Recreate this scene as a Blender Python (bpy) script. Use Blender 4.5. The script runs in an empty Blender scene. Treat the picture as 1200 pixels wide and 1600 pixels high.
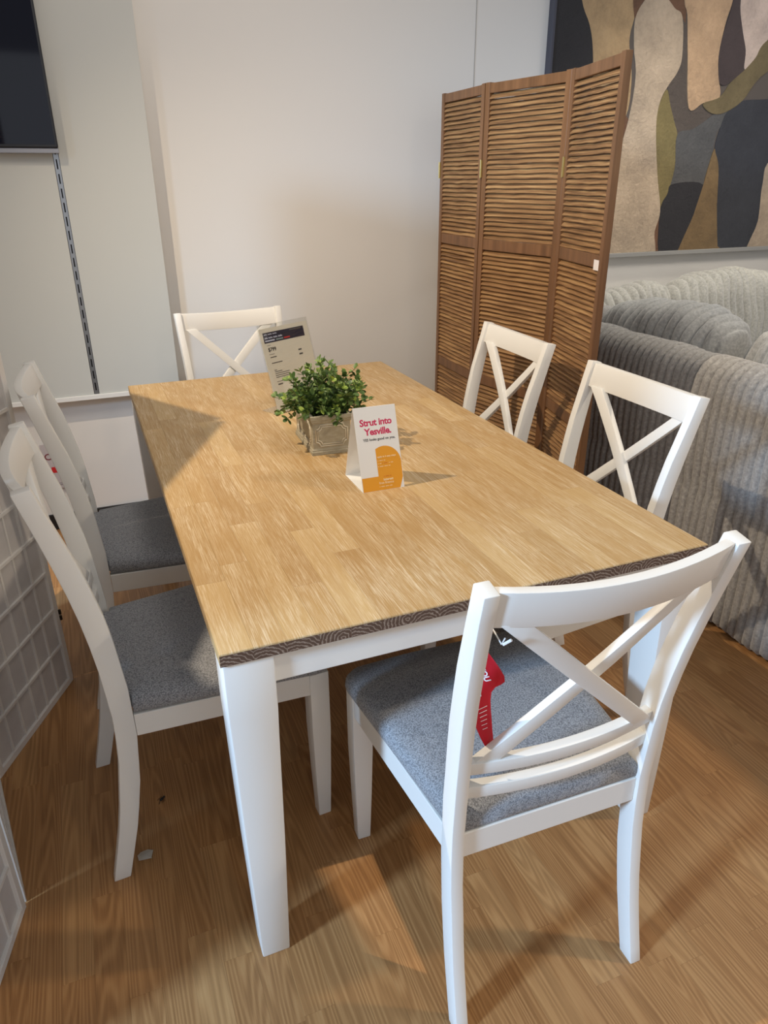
import bpy, bmesh, math, random
from mathutils import Vector, Matrix
S = bpy.context.scene
COL = S.collection
random.seed(7)

# ------------------------------------------------------------------ camera, world, lights, exposure
camd = bpy.data.cameras.new('camera'); cam = bpy.data.objects.new('camera', camd); COL.objects.link(cam)
r_ = Vector((0.9260219, -0.3774364, -0.0050251)); u_ = Vector((0.1614133, 0.3839156, 0.9091505)); f_ = Vector((0.3412172, 0.8427044, -0.4164375))
M = Matrix.Identity(4)
for i in range(3):
    M[i][0] = r_[i]; M[i][1] = u_[i]; M[i][2] = -f_[i]
M[0][3], M[1][3], M[2][3] = -0.11195, -0.96904, 1.43650
cam.matrix_world = M
camd.sensor_fit = 'VERTICAL'; camd.sensor_height = 24.0; camd.lens = 1133.767/1600*24
camd.clip_start = 0.02
S.camera = cam

w = bpy.data.worlds.new('world'); S.world = w; w.use_nodes = True
w.node_tree.nodes['Background'].inputs[0].default_value = (0.93, 0.95, 1.0, 1)
w.node_tree.nodes['Background'].inputs[1].default_value = 0.28

def point(name, loc, power, col, radius):
    d = bpy.data.lights.new(name, 'POINT'); d.energy = power; d.color = col; d.shadow_soft_size = radius
    o = bpy.data.objects.new(name, d); o.location = loc; COL.objects.link(o); return o
def spot(name, loc, target, power, col, radius, angle, blend):
    d = bpy.data.lights.new(name, 'SPOT'); d.energy = power; d.color = col; d.shadow_soft_size = radius
    d.spot_size = math.radians(angle); d.spot_blend = blend
    o = bpy.data.objects.new(name, d); o.location = loc
    o.rotation_euler = (Vector(target)-Vector(loc)).to_track_quat('-Z', 'Y').to_euler(); COL.objects.link(o); return o
spot('ceiling_spot_warm', (-0.91, 1.06, 2.77), (0.55, 0.95, 0.76), 150, (1.0, 0.83, 0.62), 0.014, 96, 0.8)
spot('high_window_cool', (-4.5, -1.2, 2.7), (0.6, -0.25, 0.6), 1150, (0.44, 0.68, 1.0), 0.35, 58, 0.6)
spot('ceiling_spot_right', (2.9, -0.9, 2.9), (1.25, -0.1, 0.0), 105, (1.0, 0.84, 0.64), 0.1, 72, 0.6)
spot('ceiling_spot_front', (1.3, -2.2, 2.9), (0.9, 0.1, 0.0), 16, (1.0, 0.84, 0.64), 0.06, 110, 0.7)
spot('ceiling_spot_wall', (0.45, 0.5, 2.9), (0.75, 2.3, 0.9), 44, (1.0, 0.91, 0.82), 0.3, 110, 1.0)
spot('ceiling_spot_sofa', (2.5, 1.7, 2.9), (2.7, 1.6, 0.8), 60, (1.0, 0.93, 0.8), 0.08, 84, 0.8)
spot('added_wall_wash_right', (3.1, 0.9, 2.9), (3.1, 2.3, 0.9), 70, (1.0, 0.93, 0.84), 0.3, 84, 0.9)  # unseen wall washer, added to brighten the right wall around the painting

ad = bpy.data.lights.new('shopfront_daylight', 'AREA'); ad.shape = 'RECTANGLE'; ad.size = 4.0; ad.size_y = 2.0; ad.energy = 15; ad.color = (0.86, 0.92, 1.0)
ao = bpy.data.objects.new('shopfront_daylight', ad); ao.location = (-0.5, -4.5, 1.7); ao.rotation_euler = (math.radians(90), 0, 0); COL.objects.link(ao)
S.view_settings.view_transform = 'Standard'; S.view_settings.look = 'None'
S.view_settings.gamma = 1.0; S.view_settings.use_curve_mapping = False
S.view_settings.exposure = 0.34

# ------------------------------------------------------------------ helpers
def srgb(r, g, b):
    def c(v):
        v /= 255.0
        return v/12.92 if v <= 0.04045 else ((v+0.055)/1.055)**2.4
    return (c(r), c(g), c(b), 1)
def mat(name, col=(0.8, 0.8, 0.8, 1), rough=0.5, metal=0.0, sheen=0.0, spec=0.5):
    m = bpy.data.materials.new(name); m.use_nodes = True
    b = m.node_tree.nodes['Principled BSDF']
    b.inputs['Base Color'].default_value = col; b.inputs['Roughness'].default_value = rough
    b.inputs['Metallic'].default_value = metal; b.inputs['Sheen Weight'].default_value = sheen
    b.inputs['Specular IOR Level'].default_value = spec
    return m
class NT:
    def __init__(s, m):
        s.t = m.node_tree; s.b = s.t.nodes['Principled BSDF']
    def n(s, typ, **kw):
        x = s.t.nodes.new(typ)
        for k, v in kw.items():
            if k.startswith('i_'): x.inputs[k[2:].replace('_', ' ')].default_value = v
            else: setattr(x, k, v)
        return x
    def l(s, a, b): s.t.links.new(a, b)
    def math(s, op, a, b=None, c=None):
        x = s.t.nodes.new('ShaderNodeMath'); x.operation = op
        for i, v in enumerate((a, b, c)):
            if v is None: continue
            if isinstance(v, (int, float)): x.inputs[i].default_value = v
            else: s.l(v, x.inputs[i])
        return x.outputs[0]
    def ramp(s, fac, stops):
        x = s.t.nodes.new('ShaderNodeValToRGB'); e = x.color_ramp.elements
        while len(e) < len(stops): e.new(0.5)
        for i, (p, c) in enumerate(stops): e[i].position = p; e[i].color = c
        s.l(fac, x.inputs[0]); return x.outputs[0]
    def mapping(s, vec, scale=(1, 1, 1), loc=(0, 0, 0), rot=(0, 0, 0)):
        x = s.t.nodes.new('ShaderNodeMapping'); x.inputs['Scale'].default_value = scale
        x.inputs['Location'].default_value = loc; x.inputs['Rotation'].default_value = rot
        s.l(vec, x.inputs[0]); return x.outputs[0]
    def noise(s, vec, scale, detail=2, rough=0.5, dist=0.0):
        x = s.t.nodes.new('ShaderNodeTexNoise'); x.inputs['Scale'].default_value = scale
        x.inputs['Detail'].default_value = detail; x.inputs['Roughness'].default_value = rough
        x.inputs['Distortion'].default_value = dist
        s.l(vec, x.inputs['Vector']); return x.outputs['Fac']
    def mix(s, fac, a, b, mode='MIX'):
        x = s.t.nodes.new('ShaderNodeMix'); x.data_type = 'RGBA'; x.blend_type = mode
        for v, k in ((fac, 0), (a, 6), (b, 7)):
            if isinstance(v, (int, float)): x.inputs[k].default_value = v
            elif isinstance(v, tuple): x.inputs[k].default_value = v
            else: s.l(v, x.inputs[k])
        return x.outputs[2]
    def bump(s, h, strength, dist=0.001):
        x = s.t.nodes.new('ShaderNodeBump'); x.inputs['Strength'].default_value = strength
        x.inputs['Distance'].default_value = dist; s.l(h, x.inputs['Height']); s.l(x.outputs[0], s.b.inputs['Normal'])
    def color(s, c): s.l(c, s.b.inputs['Base Color'])
    def obj(s): return s.n('ShaderNodeTexCoord').outputs['Object']
    def pos(s): return s.n('ShaderNodeNewGeometry').outputs['Position']
    def rnd(s): return s.n('ShaderNodeObjectInfo').outputs['Random']
    def attr(s, name):
        x = s.n('ShaderNodeAttribute'); x.attribute_name = name; return x.outputs['Fac']
    def offset(s, vec, val, amt=(13.1, 37.7, 5.3)):
        c = s.n('ShaderNodeCombineXYZ')
        for i in range(3): s.l(s.math('MULTIPLY', val, amt[i]), c.inputs[i])
        x = s.n('ShaderNodeVectorMath', operation='ADD'); s.l(vec, x.inputs[0]); s.l(c.outputs[0], x.inputs[1]); return x.outputs[0]

# ---- bmesh builders
def newbm(): return bmesh.new()
def addv(bm, pts): return [bm.verts.new(p) for p in pts]
def hexa(bm, p, mi=0):
    """p: 8 points, bottom ring 0-3 (ccw from above), top ring 4-7"""
    v = addv(bm, p); fs = []
    for f in ((3, 2, 1, 0), (4, 5, 6, 7), (0, 1, 5, 4), (1, 2, 6, 5), (2, 3, 7, 6), (3, 0, 4, 7)):
        fc = bm.faces.new([v[i] for i in f]); fc.material_index = mi; fs.append(fc)
    return v, fs
def box(bm, x0, x1, y0, y1, z0, z1, mi=0):
    return hexa(bm, [(x0, y0, z0), (x1, y0, z0), (x1, y1, z0), (x0, y1, z0), (x0, y0, z1), (x1, y0, z1), (x1, y1, z1), (x0, y1, z1)], mi)
def sweep(bm, rings, closed_ring=True, caps=True, mi=0):
    """rings: list of lists of points"""
    R = [addv(bm, r) for r in rings]; n = len(R[0])
    for a, b in zip(R, R[1:]):
        for i in range(n if closed_ring else n-1):
            f = bm.faces.new((a[i], a[(i+1) % n], b[(i+1) % n], b[i])); f.material_index = mi
    if caps:
        f = bm.faces.new(list(reversed(R[0]))); f.material_index = mi
        f = bm.faces.new(R[-1]); f.material_index = mi
    return R
def link(name, bm, mats, parent=None, bevel=0.0, smooth=False, seg=2, loc=None, xform=None):
    if xform is not None: bmesh.ops.transform(bm, matrix=xform, verts=bm.verts)
    bmesh.ops.recalc_face_normals(bm, faces=bm.faces)
    if bevel > 0:
        es = [e for e in bm.edges if len(e.link_faces) == 2 and e.calc_face_angle(0) > 0.6]
        bmesh.ops.bevel(bm, geom=es, offset=bevel, segments=seg, profile=0.5, affect='EDGES', clamp_overlap=True)
    me = bpy.data.meshes.new(name); bm.to_mesh(me); bm.free()
    for m in (mats if isinstance(mats, (list, tuple)) else [mats]): me.materials.append(m)
    if smooth:
        me.polygons.foreach_set('use_smooth', [True]*len(me.polygons))
        if smooth != 'all':
            try: me.set_sharp_from_angle(angle=math.radians(smooth if smooth is not True else 40))
            except Exception: pass
    o = bpy.data.objects.new(name, me); COL.objects.link(o)
    if parent: o.parent = parent
    if loc: o.location = loc
    return o
def thing(name, label, cat, loc=(0, 0, 0), rz=0.0, group=None):
    o = bpy.data.objects.new(name, None); COL.objects.link(o); o.location = loc; o.rotation_euler = (0, 0, rz)
    o.empty_display_size = 0.05
    o['label'] = label; o['category'] = cat
    if group: o['group'] = group
    return o
def tag(o, label, cat, group=None):
    o['label'] = label; o['category'] = cat
    if group: o['group'] = group
    return o
def structure(o): o['kind'] = 'structure'; return o
def inst(name, me, parent, loc, rot=(0, 0, 0), scale=(1, 1, 1)):
    o = bpy.data.objects.new(name, me); COL.objects.link(o); o.parent = parent
    o.location = loc; o.rotation_euler = rot; o.scale = scale; return o
def copy_tree(o, parent=None):
    c = o.copy(); COL.objects.link(c); c.parent = parent
    for ch in [x for x in bpy.data.objects if x.parent == o]: copy_tree(ch, c)
    return c
def text(name, body, size, m, parent, mw, bold=0.0, align='LEFT', spacing=1.0, ext=0.00012):
    cu = bpy.data.curves.new(name, 'FONT'); cu.body = body; cu.size = size; cu.align_x = align; cu.offset = bold
    cu.space_character = spacing; cu.resolution_u = 3; cu.extrude = ext
    t = bpy.data.objects.new('tmp', cu); COL.objects.link(t)
    dg = bpy.context.evaluated_depsgraph_get(); me = bpy.data.meshes.new_from_object(t.evaluated_get(dg))
    bpy.data.objects.remove(t); bpy.data.curves.remove(cu)
    me.materials.clear(); me.materials.append(m); me.name = name
    me.transform(mw)
    o = bpy.data.objects.new(name, me); COL.objects.link(o); o.parent = parent; return o

# ------------------------------------------------------------------ materials
white = mat('white_painted_wood', srgb(236, 234, 228), 0.42)
nt = NT(white); p = nt.mapping(nt.obj(), (3, 3, 3)); nt.bump(nt.noise(p, 60, 3, 0.6), 0.12, 0.0006)

def fabric_mat():
    m = mat('grey_woven_fabric', srgb(120, 122, 128), 0.95, sheen=0.15, spec=0.2)
    t = NT(m); o = t.obj()
    vo = t.n('ShaderNodeTexVoronoi', i_Scale=420.0); t.l(t.mapping(o, (1, 0.75, 1)), vo.inputs['Vector'])
    nz = t.noise(o, 260, 3, 0.7); big = t.noise(o, 9, 2)
    h = t.math('MULTIPLY_ADD', vo.outputs['Distance'], -0.7, t.math('MULTIPLY_ADD', nz, 0.6, 0.45))
    c = t.ramp(h, [(0.2, srgb(118, 120, 124)), (0.75, srgb(196, 198, 202))])
    t.color(t.mix(t.math('MULTIPLY', big, 0.3), c, srgb(150, 151, 154)))
    t.bump(h, 0.5, 0.0012); return m
fabric = fabric_mat()

def floor_mat():
    m = mat('oak_laminate', rough=0.38, spec=0.4)
    t = NT(m); ps = t.pos(); rv = t.attr('rnd')
    p = t.offset(ps, rv, (11.3, 47.1, 3.0))
    warp = t.noise(t.mapping(p, (12, 0.65, 1)), 1.0, 1, 0.4)
    g = t.math('SINE', t.math('MULTIPLY', warp, 185.0))
    g = t.math('MULTIPLY_ADD', g, 0.5, 0.5)
    g = t.math('POWER', g, 1.6)
    fine = t.noise(t.mapping(p, (260, 7, 1)), 1.0, 3, 0.6)
    grain = t.math('ADD', t.math('MULTIPLY', g, 0.42), t.math('MULTIPLY', fine, 0.85))
    c1 = t.ramp(grain, [(0.22, srgb(118, 80, 46)), (0.62, srgb(170, 124, 78)), (1.0, srgb(194, 150, 100))])
    tint = t.ramp(rv, [(0.0, srgb(154, 108, 64)), (0.35, srgb(180, 132, 82)), (0.7, srgb(167, 120, 73)), (1.0, srgb(198, 154, 102))])
    t.color(t.mix(0.42, c1, tint))
    t.bump(grain, 0.12, 0.0005)
    rg = t.math('MULTIPLY_ADD', fine, 0.15, 0.33); t.l(rg, t.b.inputs['Roughness']); return m
oak = floor_mat()

def table_mats():
    m = mat('whitewashed_acacia', rough=0.5, spec=0.35)
    t = NT(m); ps = t.pos(); rv = t.attr('rnd')
    p = t.offset(ps, rv, (19.3, 31.7, 2.0))
    streak = t.noise(t.mapping(p, (620, 13, 30)), 1.0, 4, 0.75)
    patch = t.noise(t.mapping(p, (26, 4.5, 3)), 1.0, 2, 0.5)
    base = t.ramp(rv, [(0.0, srgb(174, 140, 90)), (0.35, srgb(184, 150, 98)), (0.65, srgb(174, 141, 92)), (0.85, srgb(189, 157, 106)), (1.0, srgb(198, 168, 118))])
    soft = t.noise(t.mapping(p, (60, 2.5, 3)), 1.0, 2, 0.5)
    base = t.mix(t.math('MULTIPLY', soft, 0.5), base, srgb(158, 120, 70))
    k = t.math('MULTIPLY', t.ramp(streak, [(0.46, (0, 0, 0, 1)), (0.64, (1, 1, 1, 1))]), t.ramp(patch, [(0.32, (0.30, 0.30, 0.30, 1)), (0.62, (1, 1, 1, 1))]))
    t.color(t.mix(t.math('MULTIPLY', k, 0.7), base, srgb(232, 216, 186)))
    t.bump(t.math('MULTIPLY', streak, -1.0), 0.18, 0.0006)
    e = mat('brown_end_grain', rough=0.6, spec=0.3)
    t = NT(e); ps = t.pos(); rv = t.attr('rnd')
    sp = t.n('ShaderNodeSeparateXYZ'); t.l(ps, sp.inputs[0])
    fx = t.math('SUBTRACT', t.math('FRACT', t.math('DIVIDE', sp.outputs[0], 0.9915/18)), 0.5)
    cb = t.n('ShaderNodeCombineXYZ'); t.l(t.math('ADD', fx, t.math('MULTIPLY_ADD', rv, 0.9, -0.45)), cb.inputs[0])
    t.l(t.math('MULTIPLY_ADD', sp.outputs[2], 18.0, t.math('MULTIPLY_ADD', rv, 0.9, -13.5)), cb.inputs[2])
    wv = t.n('ShaderNodeTexWave', i_Scale=2.6, i_Distortion=4.5, i_Detail=3.0, i_Detail_Scale=3.0); wv.wave_type = 'RINGS'; wv.rings_direction = 'Y'; t.l(cb.outputs[0], wv.inputs[0])
    t.color(t.ramp(wv.outputs['Fac'], [(0.3, srgb(92, 72, 60)), (0.8, srgb(114, 93, 79)), (1.0, srgb(158, 143, 129))]))
    return m, e
wood_top, wood_end = table_mats()

def wood_simple(name, c0, c1, c2, scale, rough=0.5):
    m = mat(name, rough=rough); t = NT(m); o = t.offset(t.obj(), t.rnd(), (7.1, 3.3, 9.9))
    n = t.noise(t.mapping(o, scale), 1.0, 3, 0.6)
    t.color(t.ramp(n, [(0.3, c0), (0.5, c1), (0.72, c2)])); t.bump(n, 0.2, 0.0008); return m
frame_wood = wood_simple('walnut_stained_frame', srgb(98, 66, 38), srgb(114, 78, 47), srgb(128, 90, 57), (40, 40, 3), 0.42)
slat_wood = wood_simple('weathered_slat_wood', srgb(100, 70, 42), srgb(142, 104, 65), srgb(180, 142, 94), (5, 70, 160), 0.6)

def corduroy_mat(name, c0, c1, c2):
    m = mat(name, rough=0.9, sheen=0.5, spec=0.2); t = NT(m)
    n = t.noise(t.pos(), 95, 4, 0.7); n2 = t.noise(t.pos(), 600, 2, 0.6)
    t.color(t.ramp(n, [(0.3, c0), (0.52, c1), (0.75, c2)]))
    t.bump(t.math('ADD', n, t.math('MULTIPLY', n2, 0.4)), 0.5, 0.003); return m
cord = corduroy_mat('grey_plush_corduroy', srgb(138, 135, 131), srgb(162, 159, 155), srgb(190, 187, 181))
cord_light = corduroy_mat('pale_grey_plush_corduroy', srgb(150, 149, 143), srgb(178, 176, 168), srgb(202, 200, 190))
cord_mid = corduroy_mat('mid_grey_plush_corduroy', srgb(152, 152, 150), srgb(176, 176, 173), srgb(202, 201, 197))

def wall_mat(name, c, c2):
    m = mat(name, c, 0.85, spec=0.2); t = NT(m)
    t.color(t.mix(t.noise(t.pos(), 1.3, 2), c, c2)); t.bump(t.noise(t.pos(), 350, 2), 0.06, 0.0006); return m
wall_paint = wall_mat('cream_wall_paint', srgb(230, 226, 219), srgb(225, 221, 214))
panel_mat = wall_mat('off_white_panel', srgb(204, 204, 198), srgb(200, 200, 192))
black = mat('black_plastic', srgb(22, 22, 24), 0.5)
black_gap = mat('dark_recess', srgb(12, 12, 13), 0.9)
metal = mat('brushed_metal', srgb(165, 168, 172), 0.35, 0.9)
brass = mat('brass_hinge_metal', srgb(190, 165, 110), 0.3, 0.9)
dark_hinge = mat('dark_hinge_metal', srgb(50, 42, 34), 0.4, 0.7)
paper = mat('white_card', srgb(238, 238, 236), 0.6)
rice = mat('shoji_paper', srgb(205, 204, 208), 0.9, spec=0.1)
t = NT(rice); nz = t.noise(t.pos(), 30, 3); t.color(t.mix(nz, srgb(200, 195, 191), srgb(214, 209, 205)))
shoji_white = mat('white_lacquered_frame', srgb(230, 226, 220), 0.5)
pink = mat('pink_print', srgb(205, 38, 92), 0.6)
ink = mat('black_print', srgb(30, 30, 34), 0.6)
orange = mat('orange_print', srgb(232, 160, 28), 0.5)
pale_print = mat('cream_print', srgb(250, 226, 180), 0.6)
dark_orange = mat('dark_orange_print', srgb(205, 100, 30), 0.6)
navy = mat('navy_print', srgb(32, 34, 56), 0.5)
red = mat('red_print', srgb(200, 36, 40), 0.5)
grey_ink = mat('grey_print', srgb(92, 88, 84), 0.6)

# ------------------------------------------------------------------ the setting
YW = 2.345
bm = newbm(); box(bm, -3.2, 5.2, -3.2, YW, -0.05, -0.0035)
floor = structure(link('floor', bm, mat('subfloor', srgb(92, 64, 40), 0.8)))

def set_rnd(me, vals):
    a = me.attributes.new('rnd', 'FLOAT', 'POINT'); a.data.foreach_set('value', vals)
PITCH = 0.0605
def plank_box(x0, x1, y0, y1, name, parent):
    bm = newbm(); g = 0.0001
    box(bm, x0+g, x1-g, y0+g, y1-g, -0.0034, 0.0)
    o = link(name, bm, oak, parent); set_rnd(o.data, [random.random()]*len(o.data.vertices)); return o
rest = newbm(); rest_vals = []
n_planks = 0
rows = []
k0 = int((-3.2+0.1792)/PITCH)-1
for k in range(k0, k0+142):
    x0 = -0.1792+k*PITCH
    if x0 > 5.1: break
    y = -3.2-random.random()*0.4
    while y < YW-0.002:
        L = random.uniform(0.28, 0.56); y1 = min(y+L, YW-0.002); ya = max(y, -3.2)
        if y1-ya > 0.02:
            near = (-0.56 < x0 < 1.74) and y1 > -0.78 and ya < 2.3
            # seen floor only: to the left the folding screen, far side under the table
            if near and x0 < -0.2 and y1 < -0.1: near = False
            rows.append((math.hypot(x0-0.3, (ya+y1)/2+0.2), x0, ya, y1, near))
        y = y1 if y1 > -3.2 else y+L
cands = sorted([r for r in rows if r[4]])
chosen = set((r[1], r[2]) for r in cands[:296])
for r in rows:
    if (r[1], r[2]) in chosen: plank_box(r[1], r[1]+PITCH, r[2], r[3], 'plank', floor)
    else:
        g = 0.0001; box(rest, r[1]+g, r[1]+PITCH-g, r[2]+g, r[3]-g, -0.0034, 0.0)
        v = random.random(); rest_vals += [v]*8
o = link('strip_flooring', rest, oak, floor); set_rnd(o.data, rest_vals); o['kind'] = 'stuff'

bm = newbm(); box(bm, -3.2, 5.2, YW, YW+0.1, -0.05, 3.0); wall_back = structure(link('wall_back', bm, wall_paint))
bm = newbm(); box(bm, 1.6705, 1.6735, YW-0.0025, YW, 0.0, 3.0)
structure(link('trim_1', bm, mat('wall_joint', srgb(176, 172, 166), 0.8)))
bm = newbm(); box(bm, -3.2, 1.9, YW-0.012, YW, 0.0, 0.073); structure(link('baseboard_back', bm, black, bevel=0.002))

# slotted wall panels, proud of the wall
pan = thing('display_wall_panel', 'pair of off-white wall panels joined by a black slotted metal strip', 'wall panel', (0, 2.29, 0))
for a, b in ((-2.4, -0.1185), (-0.0975, 0.2365)):
    bm = newbm(); box(bm, a, b, 0.0, 0.02, 0.612, 3.0); link('panel', bm, panel_mat, pan, bevel=0.001)
bm = newbm(); box(bm, -2.4, 0.2365, 0.021, 0.053, 0.64, 3.0); link('backing', bm, panel_mat, pan)
bm = newbm(); box(bm, -2.4, 0.2365, -0.006, 0.052, 0.592, 0.6115); link('bottom_ledge', bm, white, pan, bevel=0.0015)
bm = newbm()
box(bm, -0.1170, -0.1105, 0.001, 0.004, 0.612, 3.0); box(bm, -0.1060, -0.0990, 0.001, 0.004, 0.612, 3.0)
z = 0.612
while z < 3.0:
    box(bm, -0.1105, -0.1060, 0.001, 0.004, z, z+0.016); z += 0.05
strip = link('slotted_strip', bm, metal, pan)
bm = newbm(); box(bm, -0.1184, -0.0976, 0.012, 0.02, 0.612, 3.0); link('slot_channel', bm, black_gap, strip)
# screws of the channel left out: not seen

# television
tv = thing('television', 'dark glossy screen hung high on the off-white wall panel', 'television', (0, 2.29, 0))
bm = newbm(); box(bm, -1.3, -0.094, -0.045, -0.001, 1.548, 2.25); link('housing', bm, mat('tv_housing', srgb(30, 30, 34), 0.35), tv, bevel=0.004)
bm = newbm(); box(bm, -1.29, -0.103, -0.0462, -0.0452, 1.560, 2.24)
link('display', bm, mat('dark_glass', srgb(8, 10, 26), 0.05, spec=0.3), tv)
bm = newbm(); box(bm, -1.3, -0.094, -0.04, -0.001, 1.531, 1.5475); link('bottom_bezel', bm, mat('silver_bezel', srgb(150, 152, 160), 0.4), tv, bevel=0.002)

# small notice standing on the lower wall behind the chairs
no = thing('notice_card', 'small grey notice with red square, seen between the left chair backs', 'sign', (-0.315, 2.328, 0.20))
bm = newbm(); box(bm, -0.06, 0.06, 0, 0.004, 0, 0.205); link('card', bm, mat('grey_card', srgb(190, 182, 182), 0.7), no)
bm = newbm(); box(bm, -0.03, 0.012, -0.0006, -0.0001, 0.073, 0.1); link('red_square', bm, red, no)
bm = newbm(); box(bm, -0.05, 0.05, -0.0006, -0.0001, 0.014, 0.0165); box(bm, -0.05, 0.05, -0.0006, -0.0001, 0.022, 0.0235); link('rule', bm, grey_ink, no)
MX = Matrix.Rotation(math.pi/2, 4, 'X')
text('lettering', 'Ci', 0.04, mat('maroon_print', srgb(120, 40, 50), 0.6), no, Matrix.Translation((-0.05, -0.0006, 0.135)) @ MX, 0.0006)

# ------------------------------------------------------------------ painting
PXZ = lambda a, b: None
def wallmap():
    # affine of the picture on the wall: grid units (u right, v down) to metres, fitted to the picture's own corners
    pts = {}
    return pts
pt = thing('framed_painting', 'large abstract painting in brown, sand and charcoal shapes behind glass', 'painting', (0, YW, 0))
PX0, PX1, PZ0, PZ1 = 2.052, 4.55, 1.078, 2.62
cv = mat('canvas_ground', srgb(84, 74, 66), 0.7)
bm = newbm(); box(bm, PX0, PX1, -0.03, -0.001, PZ0, PZ1); link('canvas', bm, cv, pt)
fm = mat('slate_frame', srgb(70, 70, 80), 0.4)
for (a, b, c, d) in ((PX0-0.014, PX0, PZ0-0.02, PZ1+0.02), (PX1, PX1+0.014, PZ0-0.02, PZ1+0.02)):
    bm = newbm(); box(bm, a, b, -0.042, -0.001, c, d); link('frame_side', bm, fm, pt, bevel=0.002)
for (c, d) in ((PZ0-0.022, PZ0), (PZ1, PZ1+0.02)):
    bm = newbm(); box(bm, PX0, PX1, -0.042, -0.001, c, d); link('frame_rail', bm, mat('grey_frame', srgb(150, 148, 144), 0.4), pt, bevel=0.002)
def art_mat(name, c, amt=0.5):
    m = mat(name, c, 0.75, spec=0.2); t = NT(m)
    n = t.noise(t.pos(), 7, 4, 0.65); n2 = t.noise(t.pos(), 60, 5, 0.7)
    d = (c[0]*0.55, c[1]*0.55, c[2]*0.58, 1); l = (min(1, c[0]*1.35), min(1, c[1]*1.35), min(1, c[2]*1.38), 1)
    t.color(t.mix(amt, c, t.ramp(t.math('ADD', t.math('MULTIPLY', n, 0.7), t.math('MULTIPLY', n2, 0.3)), [(0.34, d), (0.5, c), (0.64, l)])))
    t.bump(t.math('ADD', n2, n), 0.8, 0.008); return m
A = dict(black=art_mat('charcoal_paint', srgb(46, 43, 44), 0.3), tan=art_mat('tan_paint', srgb(182, 152, 112)), sand=art_mat('sand_paint', srgb(184, 164, 140)),
         brown=art_mat('brown_paint', srgb(112, 80, 58)), block=art_mat('warm_tan_paint', srgb(188, 156, 122)), plum=art_mat('plum_paint', srgb(72, 60, 58), 0.3),
         pale=art_mat('pale_pink_paint', srgb(196, 176, 162)), olive=art_mat('olive_paint', srgb(112, 98, 68)), hook=art_mat('taupe_paint', srgb(88, 78, 70), 0.3),
         leaf=art_mat('moss_paint', srgb(124, 110, 70)), grey=art_mat('slate_reflection_paint', srgb(88, 86, 84), 0.4), ochre=art_mat('ochre_paint', srgb(126, 102, 68)),
         dark=art_mat('graphite_paint', srgb(56, 56, 60), 0.4))
# homography-free: bilinear over the seen quad (u,v in study units 0..1200, 0..1345)
def wp(u, v):
    # solved once from the camera fit: wall point of each study unit
    px, py = 850+u/3.4286, v/3.4286
    d = f_ + r_*((px-600)/1133.767) - u_*((py-800)/1133.767)
    o_ = Vector((-0.11195, -0.96904, 1.43650)); k = (YW-0.032-o_.y)/d.y
    q = o_+d*k; return (q.x, q.z)
SH = [
 ('black', [(60, -260), (190, -260), (205, 0), (245, 130), (262, 250), (262, 420), (245, 560), (60, 600)]),
 ('tan', [(190, -260), (520, -260), (505, 0), (484, 100), (458, 220), (470, 420), (440, 620), (330, 760), (245, 560), (262, 420), (262, 250), (245, 130), (205, 0)]),
 ('brown', [(300, 900), (440, 620), (620, 1130), (620, 1400), (250, 1400)]),
 ('hook', [(640, -260), (790, -260), (772, 120), (767, 570), (850, 556), (900, 610), (800, 690), (716, 722), (688, 660), (666, 480), (660, 440), (700, 380), (735, 300), (742, 95), (700, 40)]),
 ('brown', [(485, -60), (560, -260), (760, -260), (760, 95), (742, 95), (700, 45), (660, 0), (545, 0), (500, 70), (485, 90)]),
 ('leaf', [(660, 480), (676, 560), (700, 660), (714, 720), (712, 830), (692, 960), (660, 1050), (628, 1120), (608, 950), (598, 760), (605, 620), (630, 530)]),
 ('sand', [(548, -10), (600, -60), (660, -10), (702, 45), (742, 92), (740, 300), (715, 385), (670, 452), (630, 522), (605, 620), (600, 760), (608, 950), (622, 1130), (592, 1240), (560, 1400), (200, 1400), (330, 1000), (440, 690), (490, 420), (482, 250), (490, 95)]),
 ('grey', [(714, 722), (800, 690), (900, 620), (980, 560), (990, 640), (930, 700), (905, 800), (860, 950), (840, 1010), (692, 1000), (660, 1050), (700, 900)]),  # grey area is a reflection in the glass, painted in as a shape
 ('black', [(690, 985), (852, 990), (800, 1150), (735, 1400), (618, 1400), (622, 1130), (660, 1040)]),
 ('ochre', [(852, 990), (912, 800), (936, 880), (932, 1100), (948, 1400), (715, 1400), (800, 1150)]),
 ('dark', [(980, 600), (1060, 540), (1250, 520), (1500, 400), (1500, 700), (1220, 850), (1170, 980), (1145, 1180), (1095, 1400), (948, 1400), (925, 1150), (934, 900), (915, 790), (945, 680)]),
 ('sand', [(1500, 700), (1500, 1400), (1095, 1400), (1145, 1180), (1170, 980), (1220, 850)]),
 ('block', [(770, -260), (1060, -260), (1010, 0), (975, 110), (936, 280), (932, 400), (943, 500), (920, 540), (850, 553), (774, 580), (768, 300), (766, 80), (752, 0)]),
 ('plum', [(1060, -260), (1110, -260), (1052, 0), (1060, 150), (1078, 270), (1072, 375), (1000, 440), (942, 450), (932, 330), (950, 210), (985, 100), (1012, 0)]),
 ('pale', [(1110, -260), (1700, -260), (1500, 0), (1200, 210), (1130, 310), (1072, 372), (1078, 270), (1060, 150), (1052, 0)]),
 ('olive', [(1500, 0), (1600, 200), (1200, 380), (1060, 540), (960, 605), (892, 606), (850, 556), (940, 520), (1000, 440), (1072, 375), (1130, 310), (1200, 210)]),
]
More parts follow.
